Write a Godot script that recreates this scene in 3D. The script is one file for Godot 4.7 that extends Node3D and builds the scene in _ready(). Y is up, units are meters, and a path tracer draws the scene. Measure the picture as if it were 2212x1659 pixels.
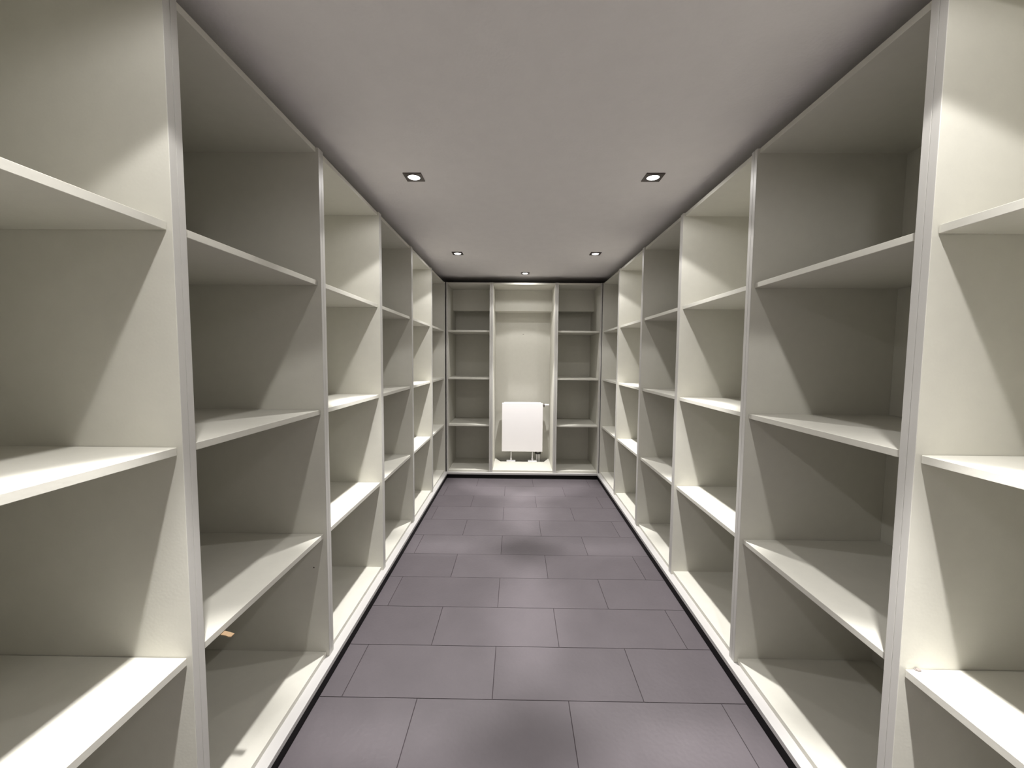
extends Node3D
# Numbers are measured in "plan units" with z pointing away from the camera;
# S turns them into metres and v() turns them into Godot's axes (z towards the camera).

const S := 0.905
const FLOOR_TO_EYE := 1.5
const LEFT := -0.8835          # front plane of the left run
const RIGHT := 1.0393          # front plane of the right run
const BACK := 4.8903           # front plane of the back run
const TOP := 2.4201            # top of every unit
const LEDGE := 0.0719          # top of the base board the units stand on
const PANEL := 0.0203          # board thickness
const SHELF := 0.0215
const DEPTH := 0.6455
const CEIL := 2.495
const LEVELS := [1.842, 1.257, 0.672]

var white_board: StandardMaterial3D
var white_edge: StandardMaterial3D
var edge_band: StandardMaterial3D
var used := {}

func _ready() -> void:
	# ---------- camera ----------
	var cam := Camera3D.new()
	cam.name = "camera"
	cam.fov = 88.147
	cam.near = 0.02
	cam.far = 60.0
	var r := Vector3(0.999894, 0.007956, -0.012193).normalized()
	var u := Vector3(-0.008727, 0.997877, -0.064544).normalized()
	var f := Vector3(-0.011654, -0.064643, -0.99784).normalized()
	cam.transform = Transform3D(Basis(r, u, -f), v(0, FLOOR_TO_EYE, 0))
	add_child(cam)
	cam.current = true
	# ---------- environment ----------
	var env := Environment.new()
	env.background_mode = Environment.BG_COLOR
	env.background_color = Color(0, 0, 0)
	env.ambient_light_source = Environment.AMBIENT_SOURCE_DISABLED
	env.tonemap_mode = Environment.TONE_MAPPER_LINEAR
	env.tonemap_exposure = 1.05
	env.sdfgi_enabled = true
	env.ssao_enabled = true
	env.ssil_enabled = true
	var we := WorldEnvironment.new()
	we.name = "world_environment"
	we.environment = env
	add_child(we)
	# ---------- lamps: rows of recessed downlights (their light is in downlight()) ----------
	make_materials()
	var lamp_group := "square recessed downlights in the ceiling"
	downlight(-0.576, 0.657, "square black-framed downlight above the left run's bay nearest the camera", lamp_group, Vector2(5, 0), Vector2.ZERO, 1.05, 1.0)
	downlight(0.736, 0.652, "square black-framed downlight above the right run's bay nearest the camera", lamp_group, Vector2(4, 0), Vector2.ZERO, 1.3, 1.6)
	downlight(-0.576, 2.251, "largest visible square downlight on the left side of the ceiling", lamp_group, Vector2(3, 0))
	downlight(0.736, 2.246, "largest visible square downlight on the right side of the ceiling", lamp_group)
	downlight(-0.573, 3.843, "smaller square downlight at the far left of the ceiling", lamp_group)
	downlight(0.734, 3.832, "smaller square downlight at the far right of the ceiling", lamp_group)
	downlight(0.089, 4.713, "farthest and smallest downlight, centred before the radiator niche", lamp_group, Vector2.ZERO, Vector2(0, 6), 1.0, 0.9)
	# ---------- room ----------
	room()
	floor_tiles()
	# ---------- furniture ----------
	plinths()
	side_runs()
	back_run()
	radiator()
	small_things()

# =====================================================================
# helpers
# =====================================================================
func v(x: float, y: float, z: float) -> Vector3:
	return Vector3(x, y, -z) * S

func numbered(n: String) -> String:
	if not used.has(n):
		used[n] = 0
		return n
	used[n] += 1
	return "%s_%03d" % [n, used[n]]

func new_st() -> SurfaceTool:
	var st := SurfaceTool.new()
	st.begin(Mesh.PRIMITIVE_TRIANGLES)
	return st

func tri(st: SurfaceTool, a: Vector3, b: Vector3, c: Vector3, n: Vector3) -> void:
	# clockwise seen from the side n points to
	if (b - a).cross(c - a).dot(n) > 0.0:
		var t := b
		b = c
		c = t
	for p in [a, b, c]:
		st.set_normal(n)
		st.set_uv(Vector2(p.x + p.z, p.y))
		st.add_vertex(p)

func quad(st: SurfaceTool, a: Vector3, b: Vector3, c: Vector3, d: Vector3, n: Vector3) -> void:
	tri(st, a, b, c, n)
	tri(st, a, c, d, n)

# chamfered box between two plan points, relative to a plan origin
func box(st: SurfaceTool, x0: float, x1: float, y0: float, y1: float, z0: float, z1: float, o := Vector3.ZERO, ch := 0.0010) -> void:
	var a := v(minf(x0, x1), y0, minf(z0, z1)) - o
	var b := v(maxf(x0, x1), y1, maxf(z0, z1)) - o
	var lo := Vector3(minf(a.x, b.x), minf(a.y, b.y), minf(a.z, b.z))
	var hi := Vector3(maxf(a.x, b.x), maxf(a.y, b.y), maxf(a.z, b.z))
	var m := (lo + hi) * 0.5
	var h := (hi - lo) * 0.5
	var c := minf(ch, minf(h.x, minf(h.y, h.z)) * 0.45)
	# three points per corner, one on each face
	var pt := func(s: Vector3, axis: int) -> Vector3:
		var q := Vector3(s.x * h.x, s.y * h.y, s.z * h.z)
		for k in 3:
			if k != axis:
				q[k] -= s[k] * c
		return m + q
	for axis in 3:
		var i := (axis + 1) % 3
		var j := (axis + 2) % 3
		for sg in [-1.0, 1.0]:
			var n := Vector3.ZERO
			n[axis] = sg
			var ps: Array[Vector3] = []
			for e in [[-1.0, -1.0], [1.0, -1.0], [1.0, 1.0], [-1.0, 1.0]]:
				var s := Vector3.ZERO
				s[axis] = sg
				s[i] = e[0]
				s[j] = e[1]
				ps.append(pt.call(s, axis))
			quad(st, ps[0], ps[1], ps[2], ps[3], n)
	if c <= 0.0:
		return
	for axis in 3:   # edges running along axis
		var i := (axis + 1) % 3
		var j := (axis + 2) % 3
		for si in [-1.0, 1.0]:
			for sj in [-1.0, 1.0]:
				var s0 := Vector3.ZERO
				s0[axis] = -1.0
				s0[i] = si
				s0[j] = sj
				var s1 := s0
				s1[axis] = 1.0
				var n := Vector3.ZERO
				n[i] = si
				n[j] = sj
				quad(st, pt.call(s0, i), pt.call(s1, i), pt.call(s1, j), pt.call(s0, j), n.normalized())
	for sx in [-1.0, 1.0]:
		for sy in [-1.0, 1.0]:
			for sz in [-1.0, 1.0]:
				var s := Vector3(sx, sy, sz)
				tri(st, pt.call(s, 0), pt.call(s, 1), pt.call(s, 2), s.normalized())

# vertical prism over a plan polygon [Vector2(x, z), ...]
func prism(st: SurfaceTool, poly: PackedVector2Array, y0: float, y1: float, o := Vector3.ZERO) -> void:
	var idx := Geometry2D.triangulate_polygon(poly)
	for k in range(0, idx.size(), 3):
		var p: Array[Vector2] = [poly[idx[k]], poly[idx[k + 1]], poly[idx[k + 2]]]
		for top in [true, false]:
			var y: float = y1 if top else y0
			tri(st, v(p[0].x, y, p[0].y) - o, v(p[1].x, y, p[1].y) - o, v(p[2].x, y, p[2].y) - o, Vector3.UP if top else Vector3.DOWN)
	var cw := Geometry2D.is_polygon_clockwise(poly)
	for k in poly.size():
		var a := poly[k]
		var b := poly[(k + 1) % poly.size()]
		var d := (b - a).normalized()
		var out := Vector2(d.y, -d.x)
		if cw:
			out = -out
		quad(st, v(a.x, y0, a.y) - o, v(b.x, y0, b.y) - o, v(b.x, y1, b.y) - o, v(a.x, y1, a.y) - o, Vector3(out.x, 0, -out.y))

# surface of revolution: profile [Vector2(radius, along)], from plan point c along a Godot direction
func lathe(st: SurfaceTool, profile: Array, c: Vector3, dir: Vector3, n := 24, o := Vector3.ZERO) -> void:
	var w := dir.normalized()
	var e1 := w.cross(Vector3.RIGHT if absf(w.x) < 0.8 else Vector3.UP).normalized()
	var e2 := w.cross(e1)
	for k in profile.size() - 1:
		var p: Vector2 = profile[k]
		var q: Vector2 = profile[k + 1]
		var slope := Vector2(q.y - p.y, -(q.x - p.x)).normalized()
		for i in n:
			var t0 := TAU * i / n
			var t1 := TAU * (i + 1) / n
			var d0 := e1 * cos(t0) + e2 * sin(t0)
			var d1 := e1 * cos(t1) + e2 * sin(t1)
			var a := c + (d0 * p.x + w * p.y) * S - o
			var b := c + (d1 * p.x + w * p.y) * S - o
			var g := c + (d1 * q.x + w * q.y) * S - o
			var h := c + (d0 * q.x + w * q.y) * S - o
			var nm := (d0 + d1).normalized() * slope.x + w * slope.y
			if p.x > 1e-6:
				smooth_tri(st, a, b, g, d0 * slope.x + w * slope.y, d1 * slope.x + w * slope.y, d1 * slope.x + w * slope.y, nm)
			if q.x > 1e-6:
				smooth_tri(st, a, g, h, d0 * slope.x + w * slope.y, d1 * slope.x + w * slope.y, d0 * slope.x + w * slope.y, nm)

func smooth_tri(st: SurfaceTool, a: Vector3, b: Vector3, c: Vector3, na: Vector3, nb: Vector3, nc: Vector3, n: Vector3) -> void:
	var ps := [a, b, c]
	var ns := [na, nb, nc]
	if (b - a).cross(c - a).dot(n) > 0.0:
		ps = [a, c, b]
		ns = [na, nc, nb]
	for k in 3:
		st.set_normal(ns[k].normalized())
		st.set_uv(Vector2(ps[k].x, ps[k].y))
		st.add_vertex(ps[k])

func obj(called: String, st: SurfaceTool, m: Material, parent: Node3D = null) -> MeshInstance3D:
	var o := MeshInstance3D.new()
	o.mesh = st.commit()
	o.material_override = m
	o.cast_shadow = GeometryInstance3D.SHADOW_CASTING_SETTING_ON
	if parent == null:
		o.name = numbered(called)
		add_child(o, true)
	else:
		o.name = called
		parent.add_child(o, true)
	return o

func thing(called: String, label: String, category: String, at: Vector3, group := "") -> Node3D:
	var o := Node3D.new()
	o.name = numbered(called)
	add_child(o, true)
	o.position = at
	tag(o, label, category, group)
	return o

func tag(o: Node3D, label: String, category: String, group := "") -> void:
	o.set_meta("label", label)
	o.set_meta("category", category)
	if group != "":
		o.set_meta("group", group)

func struct(called: String, st: SurfaceTool, m: Material, label: String, category: String) -> MeshInstance3D:
	var o := obj(called, st, m)
	o.set_meta("kind", "structure")
	tag(o, label, category)
	return o

func copy(o: Node3D, label: String, at: Vector3, called: String) -> Node3D:
	var c: Node3D = o.duplicate()
	c.name = numbered(called)
	add_child(c, true)
	c.position = at
	c.set_meta("label", label)
	return c

# =====================================================================
# materials
# =====================================================================
func srgb(r: float, g: float, b: float) -> Color:
	return Color(r / 255.0, g / 255.0, b / 255.0)

func mat(c: Color, rough: float, spec := 0.5) -> StandardMaterial3D:
	var m := StandardMaterial3D.new()
	m.albedo_color = c
	m.roughness = rough
	m.metallic_specular = spec
	return m

func noise_tex(freq: float, lo: Color, hi: Color, sd: int, size := 256, octaves := 4) -> NoiseTexture2D:
	var n := FastNoiseLite.new()
	n.seed = sd
	n.frequency = freq
	n.fractal_octaves = octaves
	var g := Gradient.new()
	g.set_color(0, lo)
	g.set_color(1, hi)
	var t := NoiseTexture2D.new()
	t.width = size
	t.height = size
	t.seamless = true
	t.noise = n
	t.color_ramp = g
	return t

func noise_normal(freq: float, strength: float, sd: int, size := 256) -> NoiseTexture2D:
	var n := FastNoiseLite.new()
	n.seed = sd
	n.frequency = freq
	n.fractal_octaves = 3
	var t := NoiseTexture2D.new()
	t.width = size
	t.height = size
	t.seamless = true
	t.as_normal_map = true
	t.bump_strength = strength
	t.noise = n
	return t

func world_mapped(m: StandardMaterial3D, per_metre: float) -> StandardMaterial3D:
	m.uv1_triplanar = true
	m.uv1_world_triplanar = true
	m.uv1_scale = Vector3.ONE * per_metre
	return m

func make_materials() -> void:
	white_board = world_mapped(mat(srgb(219, 217, 207), 0.5, 0.4), 2.0)
	white_board.albedo_texture = noise_tex(0.03, Color(0.985, 0.985, 0.985), Color(1, 1, 1), 11)
	white_board.normal_enabled = true
	white_board.normal_texture = noise_normal(0.2, 0.6, 12)
	white_board.normal_scale = 0.12
	white_edge = mat(srgb(200, 198, 196), 0.45, 0.5)
	edge_band = mat(srgb(203, 201, 196), 0.45, 0.5)

# =====================================================================
# lamps
# =====================================================================
# lean, core_lean: how far the reflector and the bulb are turned, in degrees towards +x and away from the camera
func downlight(x: float, z: float, label: String, group: String, lean := Vector2.ZERO, core_lean := Vector2.ZERO, power := 1.0, core_power := 1.0) -> void:
	var at := v(x, CEIL, z)
	var t := thing("downlight", label, "ceiling light", at, group)
	var chrome := mat(srgb(92, 84, 82), 0.35)
	chrome.metallic = 0.85
	var black := mat(srgb(30, 27, 26), 0.4)
	# square frame with a round opening
	var h := 0.0495
	var rr := 0.0335
	var y0 := CEIL - 0.0045
	var st := new_st()
	var n := 32
	for i in n:
		var a0 := TAU * i / n
		var a1 := TAU * (i + 1) / n
		var d0 := Vector2(cos(a0), sin(a0))
		var d1 := Vector2(cos(a1), sin(a1))
		var q0: Vector2 = d0 * h / maxf(absf(d0.x), absf(d0.y))
		var q1: Vector2 = d1 * h / maxf(absf(d1.x), absf(d1.y))
		quad(st, v(x + d0.x * rr, y0, z + d0.y * rr) - at, v(x + d1.x * rr, y0, z + d1.y * rr) - at, v(x + q1.x, y0, z + q1.y) - at, v(x + q0.x, y0, z + q0.y) - at, Vector3.DOWN)
		var e := (q0 + q1) * 0.5
		var sn := Vector3(signf(e.x), 0, 0) if absf(e.x) > absf(e.y) else Vector3(0, 0, -signf(e.y))
		quad(st, v(x + q0.x, y0, z + q0.y) - at, v(x + q1.x, y0, z + q1.y) - at, v(x + q1.x, CEIL, z + q1.y) - at, v(x + q0.x, CEIL, z + q0.y) - at, sn)
		quad(st, v(x + d0.x * rr, y0, z + d0.y * rr) - at, v(x + d1.x * rr, y0, z + d1.y * rr) - at, v(x + d1.x * rr, CEIL, z + d1.y * rr) - at, v(x + d0.x * rr, CEIL, z + d0.y * rr) - at, Vector3(-d0.x, 0, d0.y))
	obj("frame", st, chrome, t)
	# raised ring around the lamp
	st = new_st()
	lathe(st, [Vector2(0.0335, 0.0), Vector2(0.0345, 0.0012), Vector2(0.0372, 0.0012), Vector2(0.0382, 0.0)], v(x, y0, z), Vector3.DOWN, 32, at)
	obj("ring", st, black, t)
	# glowing face of the lamp, a shallow dome in the opening
	var glow := mat(srgb(255, 255, 255), 0.3)
	glow.emission_enabled = true
	glow.emission = Color(1.0, 0.985, 0.97)
	glow.emission_energy_multiplier = 6.0
	st = new_st()
	lathe(st, [Vector2(0.0332, -0.002), Vector2(0.026, 0.0022), Vector2(0.015, 0.0038), Vector2(0.0, 0.0042)], v(x, y0, z), Vector3.DOWN, 32, at)
	obj("lamp", st, glow, t)
	# the lamp's own light: a clean-edged cone, a brighter core, and a little spill
	for part in [["beam_light", 0.60, 55.0, 0.13], ["skirt_light", 0.95, 38.0, 1.0], ["core_light", 4.6, 22.0, 0.45], ["spill_light", 0.2, 84.0, 0.3]]:
		var l := SpotLight3D.new()
		l.name = part[0]
		l.light_energy = part[1] * S * S * (core_power if part[2] < 40.0 else power)
		l.light_color = Color(1.0, 0.99, 0.98)
		l.spot_angle = part[2]
		l.spot_angle_attenuation = part[3]
		l.spot_range = 14.0
		l.spot_attenuation = 2.0
		l.light_size = 0.022
		l.shadow_enabled = true
		l.rotation_degrees = Vector3(-90.0, 0, 0)
		var turn: Vector2 = core_lean if part[2] < 40.0 else lean
		l.basis = Basis(Vector3.BACK, deg_to_rad(turn.x)) * Basis(Vector3.RIGHT, deg_to_rad(turn.y)) * l.basis
		l.position = Vector3(0, -0.0125, 0)
		t.add_child(l)

# =====================================================================
# room shell
# =====================================================================
func room() -> void:
	var paint := world_mapped(mat(srgb(232, 228, 228), 0.85, 0.25), 1.6)
	paint.albedo_texture = noise_tex(0.02, Color(0.985, 0.985, 0.985), Color(1, 1, 1), 3)
	paint.normal_enabled = true
	paint.normal_texture = noise_normal(0.15, 1.2, 4)
	paint.normal_scale = 0.18
	var wx0 := -1.548
	var wx1 := 1.706
	var wz0 := -0.55
	var wz1 := 5.552
	var k := 0.12
	var st := new_st()
	box(st, wx0 - k, wx1 + k, CEIL, CEIL + 0.15, wz0 - k, wz1 + k, Vector3.ZERO, 0.0)
	struct("ceiling", st, paint, "plain off-white painted ceiling with five visible recessed downlights", "ceiling")
	st = new_st()
	box(st, wx0 - k, wx0, -0.1, CEIL, wz0 - k, wz1 + k, Vector3.ZERO, 0.0)
	struct("wall_left", st, paint, "white wall hidden behind the left run of shelving", "wall")
	st = new_st()
	box(st, wx1, wx1 + k, -0.1, CEIL, wz0 - k, wz1 + k, Vector3.ZERO, 0.0)
	struct("wall_right", st, paint, "white wall hidden behind the right run of shelving", "wall")
	st = new_st()
	box(st, wx0, wx1, -0.1, CEIL, wz1, wz1 + k, Vector3.ZERO, 0.0)
	struct("wall_back", st, paint, "white wall behind the radiator and the far shelving", "wall")
	st = new_st()
	box(st, wx0, wx1, -0.1, CEIL, wz0 - k, wz0, Vector3.ZERO, 0.0)
	struct("wall_front", st, paint, "white wall behind the camera", "wall")

func floor_tiles() -> void:
	var wx0 := -1.548
	var wx1 := 1.706
	var grout := mat(srgb(70, 64, 67), 0.9, 0.2)
	var st := new_st()
	box(st, wx0, wx1, -0.1, -0.0022, -0.55, 5.552, Vector3.ZERO, 0.0)
	var fl := struct("floor", st, grout, "dark grey tiled floor laid in running bond between the shelving", "floor")
	var tones: Array[StandardMaterial3D] = []
	var rng := RandomNumberGenerator.new()
	rng.seed = 7
	for i in 5:
		var d := -2.0 + 1.0 * i
		var m := world_mapped(mat(srgb(97 + d, 91 + d, 95 + d), 0.55, 0.45), 1.3)
		m.albedo_texture = noise_tex(0.012, Color(0.95, 0.95, 0.95), Color(1, 1, 1), 30 + i, 256, 5)
		m.normal_enabled = true
		m.normal_texture = noise_normal(0.12, 1.5, 40 + i)
		m.normal_scale = 0.15
		tones.append(m)
	var row := 0.3233
	var len := 0.6665
	var gap := 0.0016
	var x_lo := LEFT + 0.0224
	var x_hi := RIGHT - 0.0224
	for k in range(-6, 11):
		var z0 := 1.652 + row * k
		var z1 := minf(z0 + row, BACK - 0.0224)
		if z0 < -0.55:
			z0 = -0.55
		if z1 - z0 < 0.02:
			continue
		var shift := -0.430 if posmod(k, 2) == 1 else -0.762
		# the laying line drifts a little along the room
		shift -= 0.0035 * k
		for c in range(-2, 5):
			var a := maxf(shift + len * c, x_lo)
			var b := minf(shift + len * (c + 1), x_hi)
			if b - a < 0.01:
				continue
			st = new_st()
			box(st, a + gap, b - gap, -0.0022, 0.0, z0 + gap, z1 - gap, Vector3.ZERO, 0.0007)
			obj("tile", st, tones[rng.randi() % 5], fl)

func plinths() -> void:
	var black := mat(srgb(12, 10, 11), 0.5, 0.3)
	var hi := LEDGE - 0.0222
	var off := 0.0227
	var st := new_st()
	box(st, LEFT + off - 0.018, LEFT + off, 0.0, hi, -0.55, BACK - off + 0.018)
	struct("baseboard_left", st, black, "black recessed plinth under the left run of shelving", "plinth")
	st = new_st()
	box(st, RIGHT - off, RIGHT - off + 0.018, 0.0, hi, -0.55, BACK - off + 0.018)
	struct("baseboard_right", st, black, "black recessed plinth under the right run of shelving", "plinth")
	st = new_st()
	box(st, LEFT + off, RIGHT - off, 0.0, hi, BACK - off, BACK - off + 0.018)
	# thin sealing lip along the floor
	box(st, LEFT + off, RIGHT - off, 0.0, 0.008, BACK - off - 0.004, BACK - off)
	struct("baseboard_back", st, black, "black recessed plinth under the far shelving and radiator niche", "plinth")
	# white base boards the units stand on, proud of them
	var pf := 0.028
	var y0 := hi
	var back_front := BACK - pf
	for d in [[LEFT - 0.640, LEFT + pf, 3.1242, 5.0, "far length of white base board under the left shelving, beyond the butt joint"],
			[LEFT - 0.640, LEFT + pf, -0.55, 3.1236, "near length of white base board under the left shelving, above the black plinth"],
			[RIGHT - pf, RIGHT + 0.640, -0.55, 5.0, "white base board under the right shelving, above the black plinth"]]:
		st = new_st()
		var x0: float = d[0]
		var x1: float = d[1]
		var z0: float = d[2]
		var z1: float = d[3]
		if z1 > back_front:
			z1 = 4.909
		box(st, x0, x1, y0, LEDGE, z0, z1)
		var bb := obj("base_board", st, white_edge)
		tag(bb, d[4], "base board", "white boards under the shelving")
	st = new_st()
	prism(st, PackedVector2Array([Vector2(LEFT + pf + 0.0005, back_front), Vector2(RIGHT - pf - 0.0005, back_front), Vector2(RIGHT - pf - 0.0005, 5.33), Vector2(LEFT + pf + 0.0005, 5.33)]), y0, LEDGE)
	var b2 := obj("base_board", st, white_edge)
	tag(b2, "white base board crossing the far end below the radiator niche", "base board", "white boards under the shelving")

# =====================================================================
# shelving units
# =====================================================================
# one bay of a side run; sx is -1 for the left run, 1 for the right
func side_unit(called: String, label: String, group: String, z0: float, pitch: float, sx: float) -> Node3D:
	var fx := LEFT if sx < 0 else RIGHT
	var back := fx + sx * DEPTH
	var near0 := z0 + 0.0217
	var near1 := z0 + 0.042
	var far0 := z0 + pitch
	var far1 := far0 + PANEL
	var o := v(fx + sx * DEPTH * 0.5, LEDGE, (near0 + far1) * 0.5)
	var t := thing(called, label, "shelving unit", o, group)
	var g := 0.0004
	for e in [[near0, near1], [far0, far1]]:
		var st := new_st()
		box(st, fx + sx * 0.0012, back + sx * 0.009, LEDGE, TOP, e[0], e[1], o)
		var sp := obj("side_panel", st, white_board, t)
		st = new_st()
		box(st, fx, fx + sx * 0.0012, LEDGE, TOP, e[0], e[1], o, 0.0005)
		obj("edge_band", st, edge_band, sp)
	var st := new_st()
	box(st, fx + sx * 0.011, back, TOP - SHELF, TOP, near1 + g, far0 - g, o)
	obj("top_panel", st, white_board, t)
	st = new_st()
	box(st, fx + sx * 0.0155, back, LEDGE, LEDGE + SHELF, near1 + g, far0 - g, o)
	obj("bottom_panel", st, white_board, t)
	st = new_st()
	box(st, back, back + sx * 0.009, LEDGE, TOP, near1 + g, far0 - g, o, 0.0)
	obj("back_panel", st, white_board, t)
	for y in LEVELS:
		st = new_st()
		box(st, fx + sx * 0.0155, back - sx * 0.001, y - SHELF, y, near1 + 0.0016, far0 - 0.0016, o)
		obj("shelf", st, white_board, t)
	return t

func side_runs() -> void:
	var ll := ["white open shelving bay of the left run nearest the camera, cut by the frame",
		"second white shelving bay of the left run, with a tan splinter under its third shelf",
		"third white shelving bay of the left run, its far panel brightly lit",
		"fourth white shelving bay of the left run, shadowed, beside the base board joint",
		"fifth white shelving bay of the left run, lit, second from the far corner",
		"last white shelving bay of the left run, in the far left corner"]
	var rl := ["white open shelving bay of the right run nearest the camera, cut by the frame",
		"second white shelving bay of the right run, its back corner showing",
		"third white shelving bay of the right run, its far panel brightly lit",
		"fourth white shelving bay of the right run, shadowed, past the brightly lit third",
		"fifth white shelving bay of the right run, lit, second from the far corner",
		"last white shelving bay of the right run, in the far right corner"]
	var zl := 0.2574
	var dl := 0.77121
	var gl := "shelving bays of the left run"
	var first := side_unit("shelving_unit", ll[0], gl, zl, dl, -1.0)
	for k in range(1, 6):
		copy(first, ll[k], first.position + v(0, 0, dl * k), "shelving_unit")
	var zr := 0.2635
	var dr := 0.7687
	var firstr := side_unit("shelving_unit", rl[0], "shelving bays of the right run", zr, dr, 1.0)
	for k in range(1, 6):
		copy(firstr, rl[k], firstr.position + v(0, 0, dr * k), "shelving_unit")

# the far run faces the camera: shelves, radiator niche, shelves
func back_unit(called: String, label: String, category: String, group: String, xs: Array, niche: bool) -> Node3D:
	# xs: outer left, inner left, inner right, outer right
	var zb := BACK
	var back := 5.518
	var o := v((xs[0] + xs[3]) * 0.5, LEDGE, zb + 0.32)
	var t := thing(called, label, category, o, group)
	var g := 0.0004
	for e in [[xs[0], xs[1]], [xs[2], xs[3]]]:
		var st := new_st()
		box(st, e[0], e[1], LEDGE, TOP, zb + 0.0012, back + 0.009, o)
		var sp := obj("side_panel", st, white_board, t)
		st = new_st()
		box(st, e[0], e[1], LEDGE, TOP, zb, zb + 0.0012, o, 0.0005)
		obj("edge_band", st, edge_band, sp)
	var x0: float = xs[1] + g
	var x1: float = xs[2] - g
	var st := new_st()
	box(st, x0, x1, TOP - SHELF, TOP, zb + 0.011, back, o)
	obj("top_panel", st, white_board, t)
	st = new_st()
	if niche:
		# cut away behind, where the heating pipes come up
		prism(st, PackedVector2Array([Vector2(x0, zb + 0.0155), Vector2(x1, zb + 0.0155), Vector2(x1, 5.508), Vector2(x1 - 0.012, 5.508),
			Vector2(0.381, 5.336), Vector2(-0.215, 5.336), Vector2(x0 + 0.017, 5.505), Vector2(x0, 5.505)]), LEDGE, LEDGE + SHELF, o)
	else:
		box(st, x0, x1, LEDGE, LEDGE + SHELF, zb + 0.0155, back, o)
	obj("bottom_panel", st, white_board, t)
	st = new_st()
	box(st, x0, x1, 0.0 if niche else LEDGE, TOP, back, back + 0.009, o, 0.0)
	obj("back_panel", st, white_board, t)
	# boxed-in duct at the top of the back
	st = new_st()
	box(st, x0, x1, 2.1232, TOP - SHELF - g, 5.298, back - g, o)
	obj("duct_casing", st, white_board, t)
	if not niche:
		for y in LEVELS:
			st = new_st()
			box(st, x0 + 0.0012, x1 - 0.0012, y - SHELF, y, zb + 0.0155, back - 0.001, o)
			obj("shelf", st, white_board, t)
	return t

func back_run() -> void:
	back_unit("shelving_unit", "white shelving unit at the far end, left of the radiator niche", "shelving unit", "shelving units across the far end", [-0.8700, -0.8490, -0.3378, -0.3163], false)
	back_unit("radiator_niche", "tall open white niche without shelves holding the radiator at the far end", "shelving unit", "", [-0.3149, -0.2935, 0.4580, 0.4795], true)
	back_unit("shelving_unit", "white shelving unit at the far end, right of the radiator niche", "shelving unit", "shelving units across the far end", [0.4809, 0.5024, 1.0110, 1.0320], false)

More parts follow.
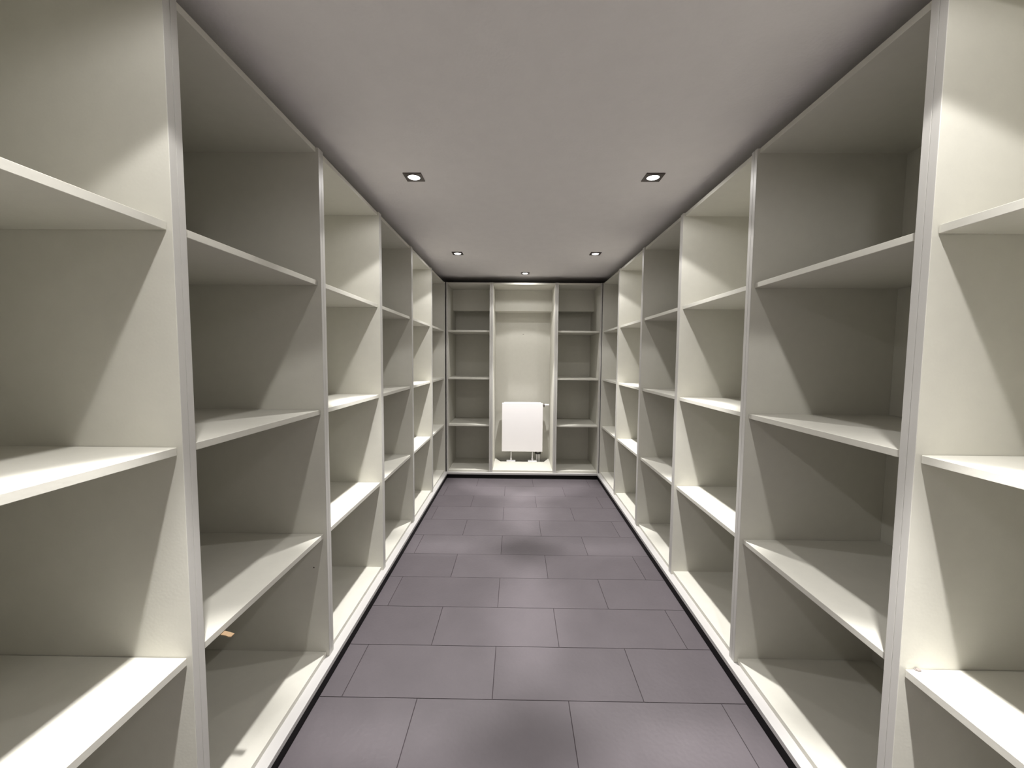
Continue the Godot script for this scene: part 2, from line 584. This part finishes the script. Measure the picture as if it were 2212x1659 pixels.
# =====================================================================
# radiator
# =====================================================================
func radiator() -> void:
	var enamel := mat(srgb(240, 237, 238), 0.3, 0.5)
	var steel := mat(srgb(120, 114, 110), 0.35)
	steel.metallic = 0.8
	var dark := mat(srgb(46, 40, 38), 0.5)
	var z0 := 5.300
	var z1 := 5.405
	var x0 := -0.194
	var x1 := 0.357
	var y0 := 0.2405
	var y1 := 0.898
	var o := v((x0 + x1) * 0.5, LEDGE + SHELF, 5.36)
	var t := thing("radiator", "white flat-fronted panel radiator standing on two feet in the far niche", "radiator", o)
	var st := new_st()
	box(st, x0, x1, y0, y1, z0, z0 + 0.014, o, 0.003)
	obj("front_panel", st, enamel, t)
	st = new_st()
	box(st, x0 + 0.004, x1 - 0.004, y0 + 0.004, y1 - 0.004, z1 - 0.014, z1, o, 0.003)
	obj("rear_panel", st, enamel, t)
	# convector fins between the plates
	st = new_st()
	for k in 22:
		var x := x0 + 0.03 + (x1 - x0 - 0.06) * k / 21.0
		box(st, x - 0.0008, x + 0.0008, y0 + 0.03, y1 - 0.04, z0 + 0.0145, z1 - 0.0145, o, 0.0)
	obj("convector_fins", st, steel, t)
	for x in [x0, x1 - 0.003]:
		st = new_st()
		box(st, x, x + 0.003, y0 + 0.012, y1 - 0.002, z0 + 0.0145, z1 - 0.0145, o, 0.001)
		obj("side_cover", st, enamel, t)
	# top grille: frame with slats
	st = new_st()
	box(st, x0 + 0.026, x1 - 0.026, y1 - 0.002, y1 + 0.005, z0 + 0.0145, z0 + 0.026, o, 0.001)
	box(st, x0 + 0.026, x1 - 0.026, y1 - 0.002, y1 + 0.007, z1 - 0.026, z1 - 0.0145, o, 0.001)
	for k in 29:
		var x := x0 + 0.03 + (x1 - x0 - 0.06) * k / 28.0
		box(st, x - 0.004, x + 0.004, y1 - 0.002, y1 + 0.004, z0 + 0.0262, z1 - 0.0262, o, 0.0008)
	obj("top_grille", st, enamel, t)
	# feet
	for x in [-0.068, 0.223]:
		st = new_st()
		box(st, x - 0.0605, x + 0.0615, LEDGE + SHELF, LEDGE + SHELF + 0.014, 5.322, 5.392, o, 0.003)
		lathe(st, [Vector2(0.013, 0.0), Vector2(0.013, 0.03), Vector2(0.008, 0.034), Vector2(0.0075, 0.16)], v(x, LEDGE + SHELF + 0.014, 5.355), Vector3.UP, 16, o)
		var foot := obj("foot", st, enamel, t)
		st = new_st()
		box(st, x - 0.014, x + 0.014, y0 - 0.022, y0 + 0.03, 5.366, 5.39, o, 0.001)
		obj("bracket", st, steel, foot)
	# valve with thermostat head at the upper right
	var c := v(x1, 0.872, 5.352)
	st = new_st()
	lathe(st, [Vector2(0.0, 0.0), Vector2(0.009, 0.0), Vector2(0.009, 0.008), Vector2(0.013, 0.009), Vector2(0.013, 0.022), Vector2(0.010, 0.023), Vector2(0.010, 0.028), Vector2(0.0, 0.028)], c, Vector3.RIGHT, 16, o)
	lathe(st, [Vector2(0.0, 0.030), Vector2(0.008, 0.030), Vector2(0.008, 0.010), Vector2(0.0, 0.010)], v(x1 + 0.017, 0.872, 5.352), Vector3.DOWN, 12, o)
	obj("valve", st, steel, t)
	st = new_st()
	lathe(st, [Vector2(0.0, 0.027), Vector2(0.014, 0.027), Vector2(0.0165, 0.031), Vector2(0.0165, 0.037), Vector2(0.0145, 0.052), Vector2(0.0140, 0.078), Vector2(0.0125, 0.085), Vector2(0.0, 0.087)], c, Vector3.RIGHT, 24, o)
	obj("thermostat_head", st, enamel, t)
	# pipe connections below the right corner
	st = new_st()
	box(st, 0.262, 0.340, 0.186, 0.204, 5.385, 5.408, o, 0.003)
	for x in [0.272, 0.330]:
		lathe(st, [Vector2(0.0, 0.0), Vector2(0.012, 0.0), Vector2(0.013, 0.003), Vector2(0.013, 0.014), Vector2(0.010, 0.016), Vector2(0.010, 0.042)], v(x, 0.200, 5.396), Vector3.UP, 12, o)
	var vb := obj("valve_block", st, dark, t)
	for x in [0.287, 0.316]:
		st = new_st()
		lathe(st, [Vector2(0.0085, 0.0), Vector2(0.0085, 0.19)], v(x, 0.0, 5.398), Vector3.UP, 14, o)
		obj("pipe", st, enamel, vb)

# =====================================================================
# small things
# =====================================================================
func small_things() -> void:
	# torn wooden strip sticking out from under a shelf
	var wood := mat(srgb(172, 148, 120), 0.8, 0.2)
	wood.albedo_texture = noise_tex(0.05, Color(0.78, 0.74, 0.7), Color(1, 1, 1), 77, 128)
	var o := v(-0.898, 0.6495, 1.16)
	var st := new_st()
	# bent strip: rows of (x, y, half width)
	var rows := [[-0.925, 0.6500, 0.0085], [-0.898, 0.6490, 0.0085], [-0.886, 0.6465, 0.0078], [-0.875, 0.6430, 0.0085], [-0.868, 0.6425, 0.0072]]
	var th := 0.0022
	for k in rows.size() - 1:
		var a: Array = rows[k]
		var b: Array = rows[k + 1]
		var zc0 := 1.160
		var a0 := v(a[0], a[1], zc0 - a[2]) - o
		var a1 := v(a[0], a[1], zc0 + a[2]) - o
		var b0 := v(b[0], b[1], zc0 - b[2]) - o
		var b1 := v(b[0], b[1], zc0 + b[2]) - o
		var dn := Vector3(0, -th, 0)
		var n := (b0 - a0).cross(a1 - a0).normalized()
		if n.y < 0:
			n = -n
		quad(st, a0, a1, b1, b0, n)
		quad(st, a0 + dn, a1 + dn, b1 + dn, b0 + dn, -n)
		quad(st, a0, b0, b0 + dn, a0 + dn, Vector3.BACK)
		quad(st, a1, b1, b1 + dn, a1 + dn, Vector3.FORWARD)
		if k == rows.size() - 2:
			quad(st, b0, b1, b1 + dn, b0 + dn, Vector3.RIGHT)
		if k == 0:
			quad(st, a0, a1, a1 + dn, a0 + dn, Vector3.LEFT)
	var strip := obj("wood_splinter", st, wood)
	strip.position = o
	tag(strip, "small tan wooden splinter sticking out under a lower left shelf", "splinter")
	# grey crumb in the back corner of a right-hand shelf
	var grey := mat(srgb(140, 132, 128), 0.8)
	var o2 := v(1.0845, 0.672, 1.0255)
	st = new_st()
	box(st, 1.0795, 1.0895, 0.672, 0.6765, 1.0215, 1.0305, o2, 0.0015)
	box(st, 1.0765, 1.0800, 0.672, 0.6745, 1.0245, 1.0305, o2, 0.001)
	var crumb := obj("plaster_crumb", st, grey)
	crumb.position = o2
	tag(crumb, "small grey crumb on a white shelf at the lower right edge of view", "debris")
	# screw in the back of the niche
	var dark := mat(srgb(70, 62, 56), 0.5)
	var o3 := v(0.0836, 1.8331, 5.518)
	st = new_st()
	lathe(st, [Vector2(0.0, 0.006), Vector2(0.003, 0.0055), Vector2(0.0045, 0.004), Vector2(0.0045, 0.0)], o3, Vector3(0, 0, 1), 14, o3)
	box(st, 0.0836, 0.0990, 1.8315, 1.8345, 5.514, 5.518, o3, 0.0005)
	var hook := obj("wall_hook", st, dark)
	hook.position = o3
	tag(hook, "tiny dark hook on the niche's back panel above the radiator", "hook")
	# dowel hole plug in the second left bay
	var o4 := v(-0.9489, 0.5075, 1.7998)
	st = new_st()
	lathe(st, [Vector2(0.0, 0.0012), Vector2(0.0028, 0.0010), Vector2(0.0034, 0.0)], o4, Vector3(0, 0, 1), 14, o4)
	var plug := obj("screw_head", st, dark)
	plug.position = o4
	tag(plug, "small dark screw head in a panel low in the left run's second bay", "screw")
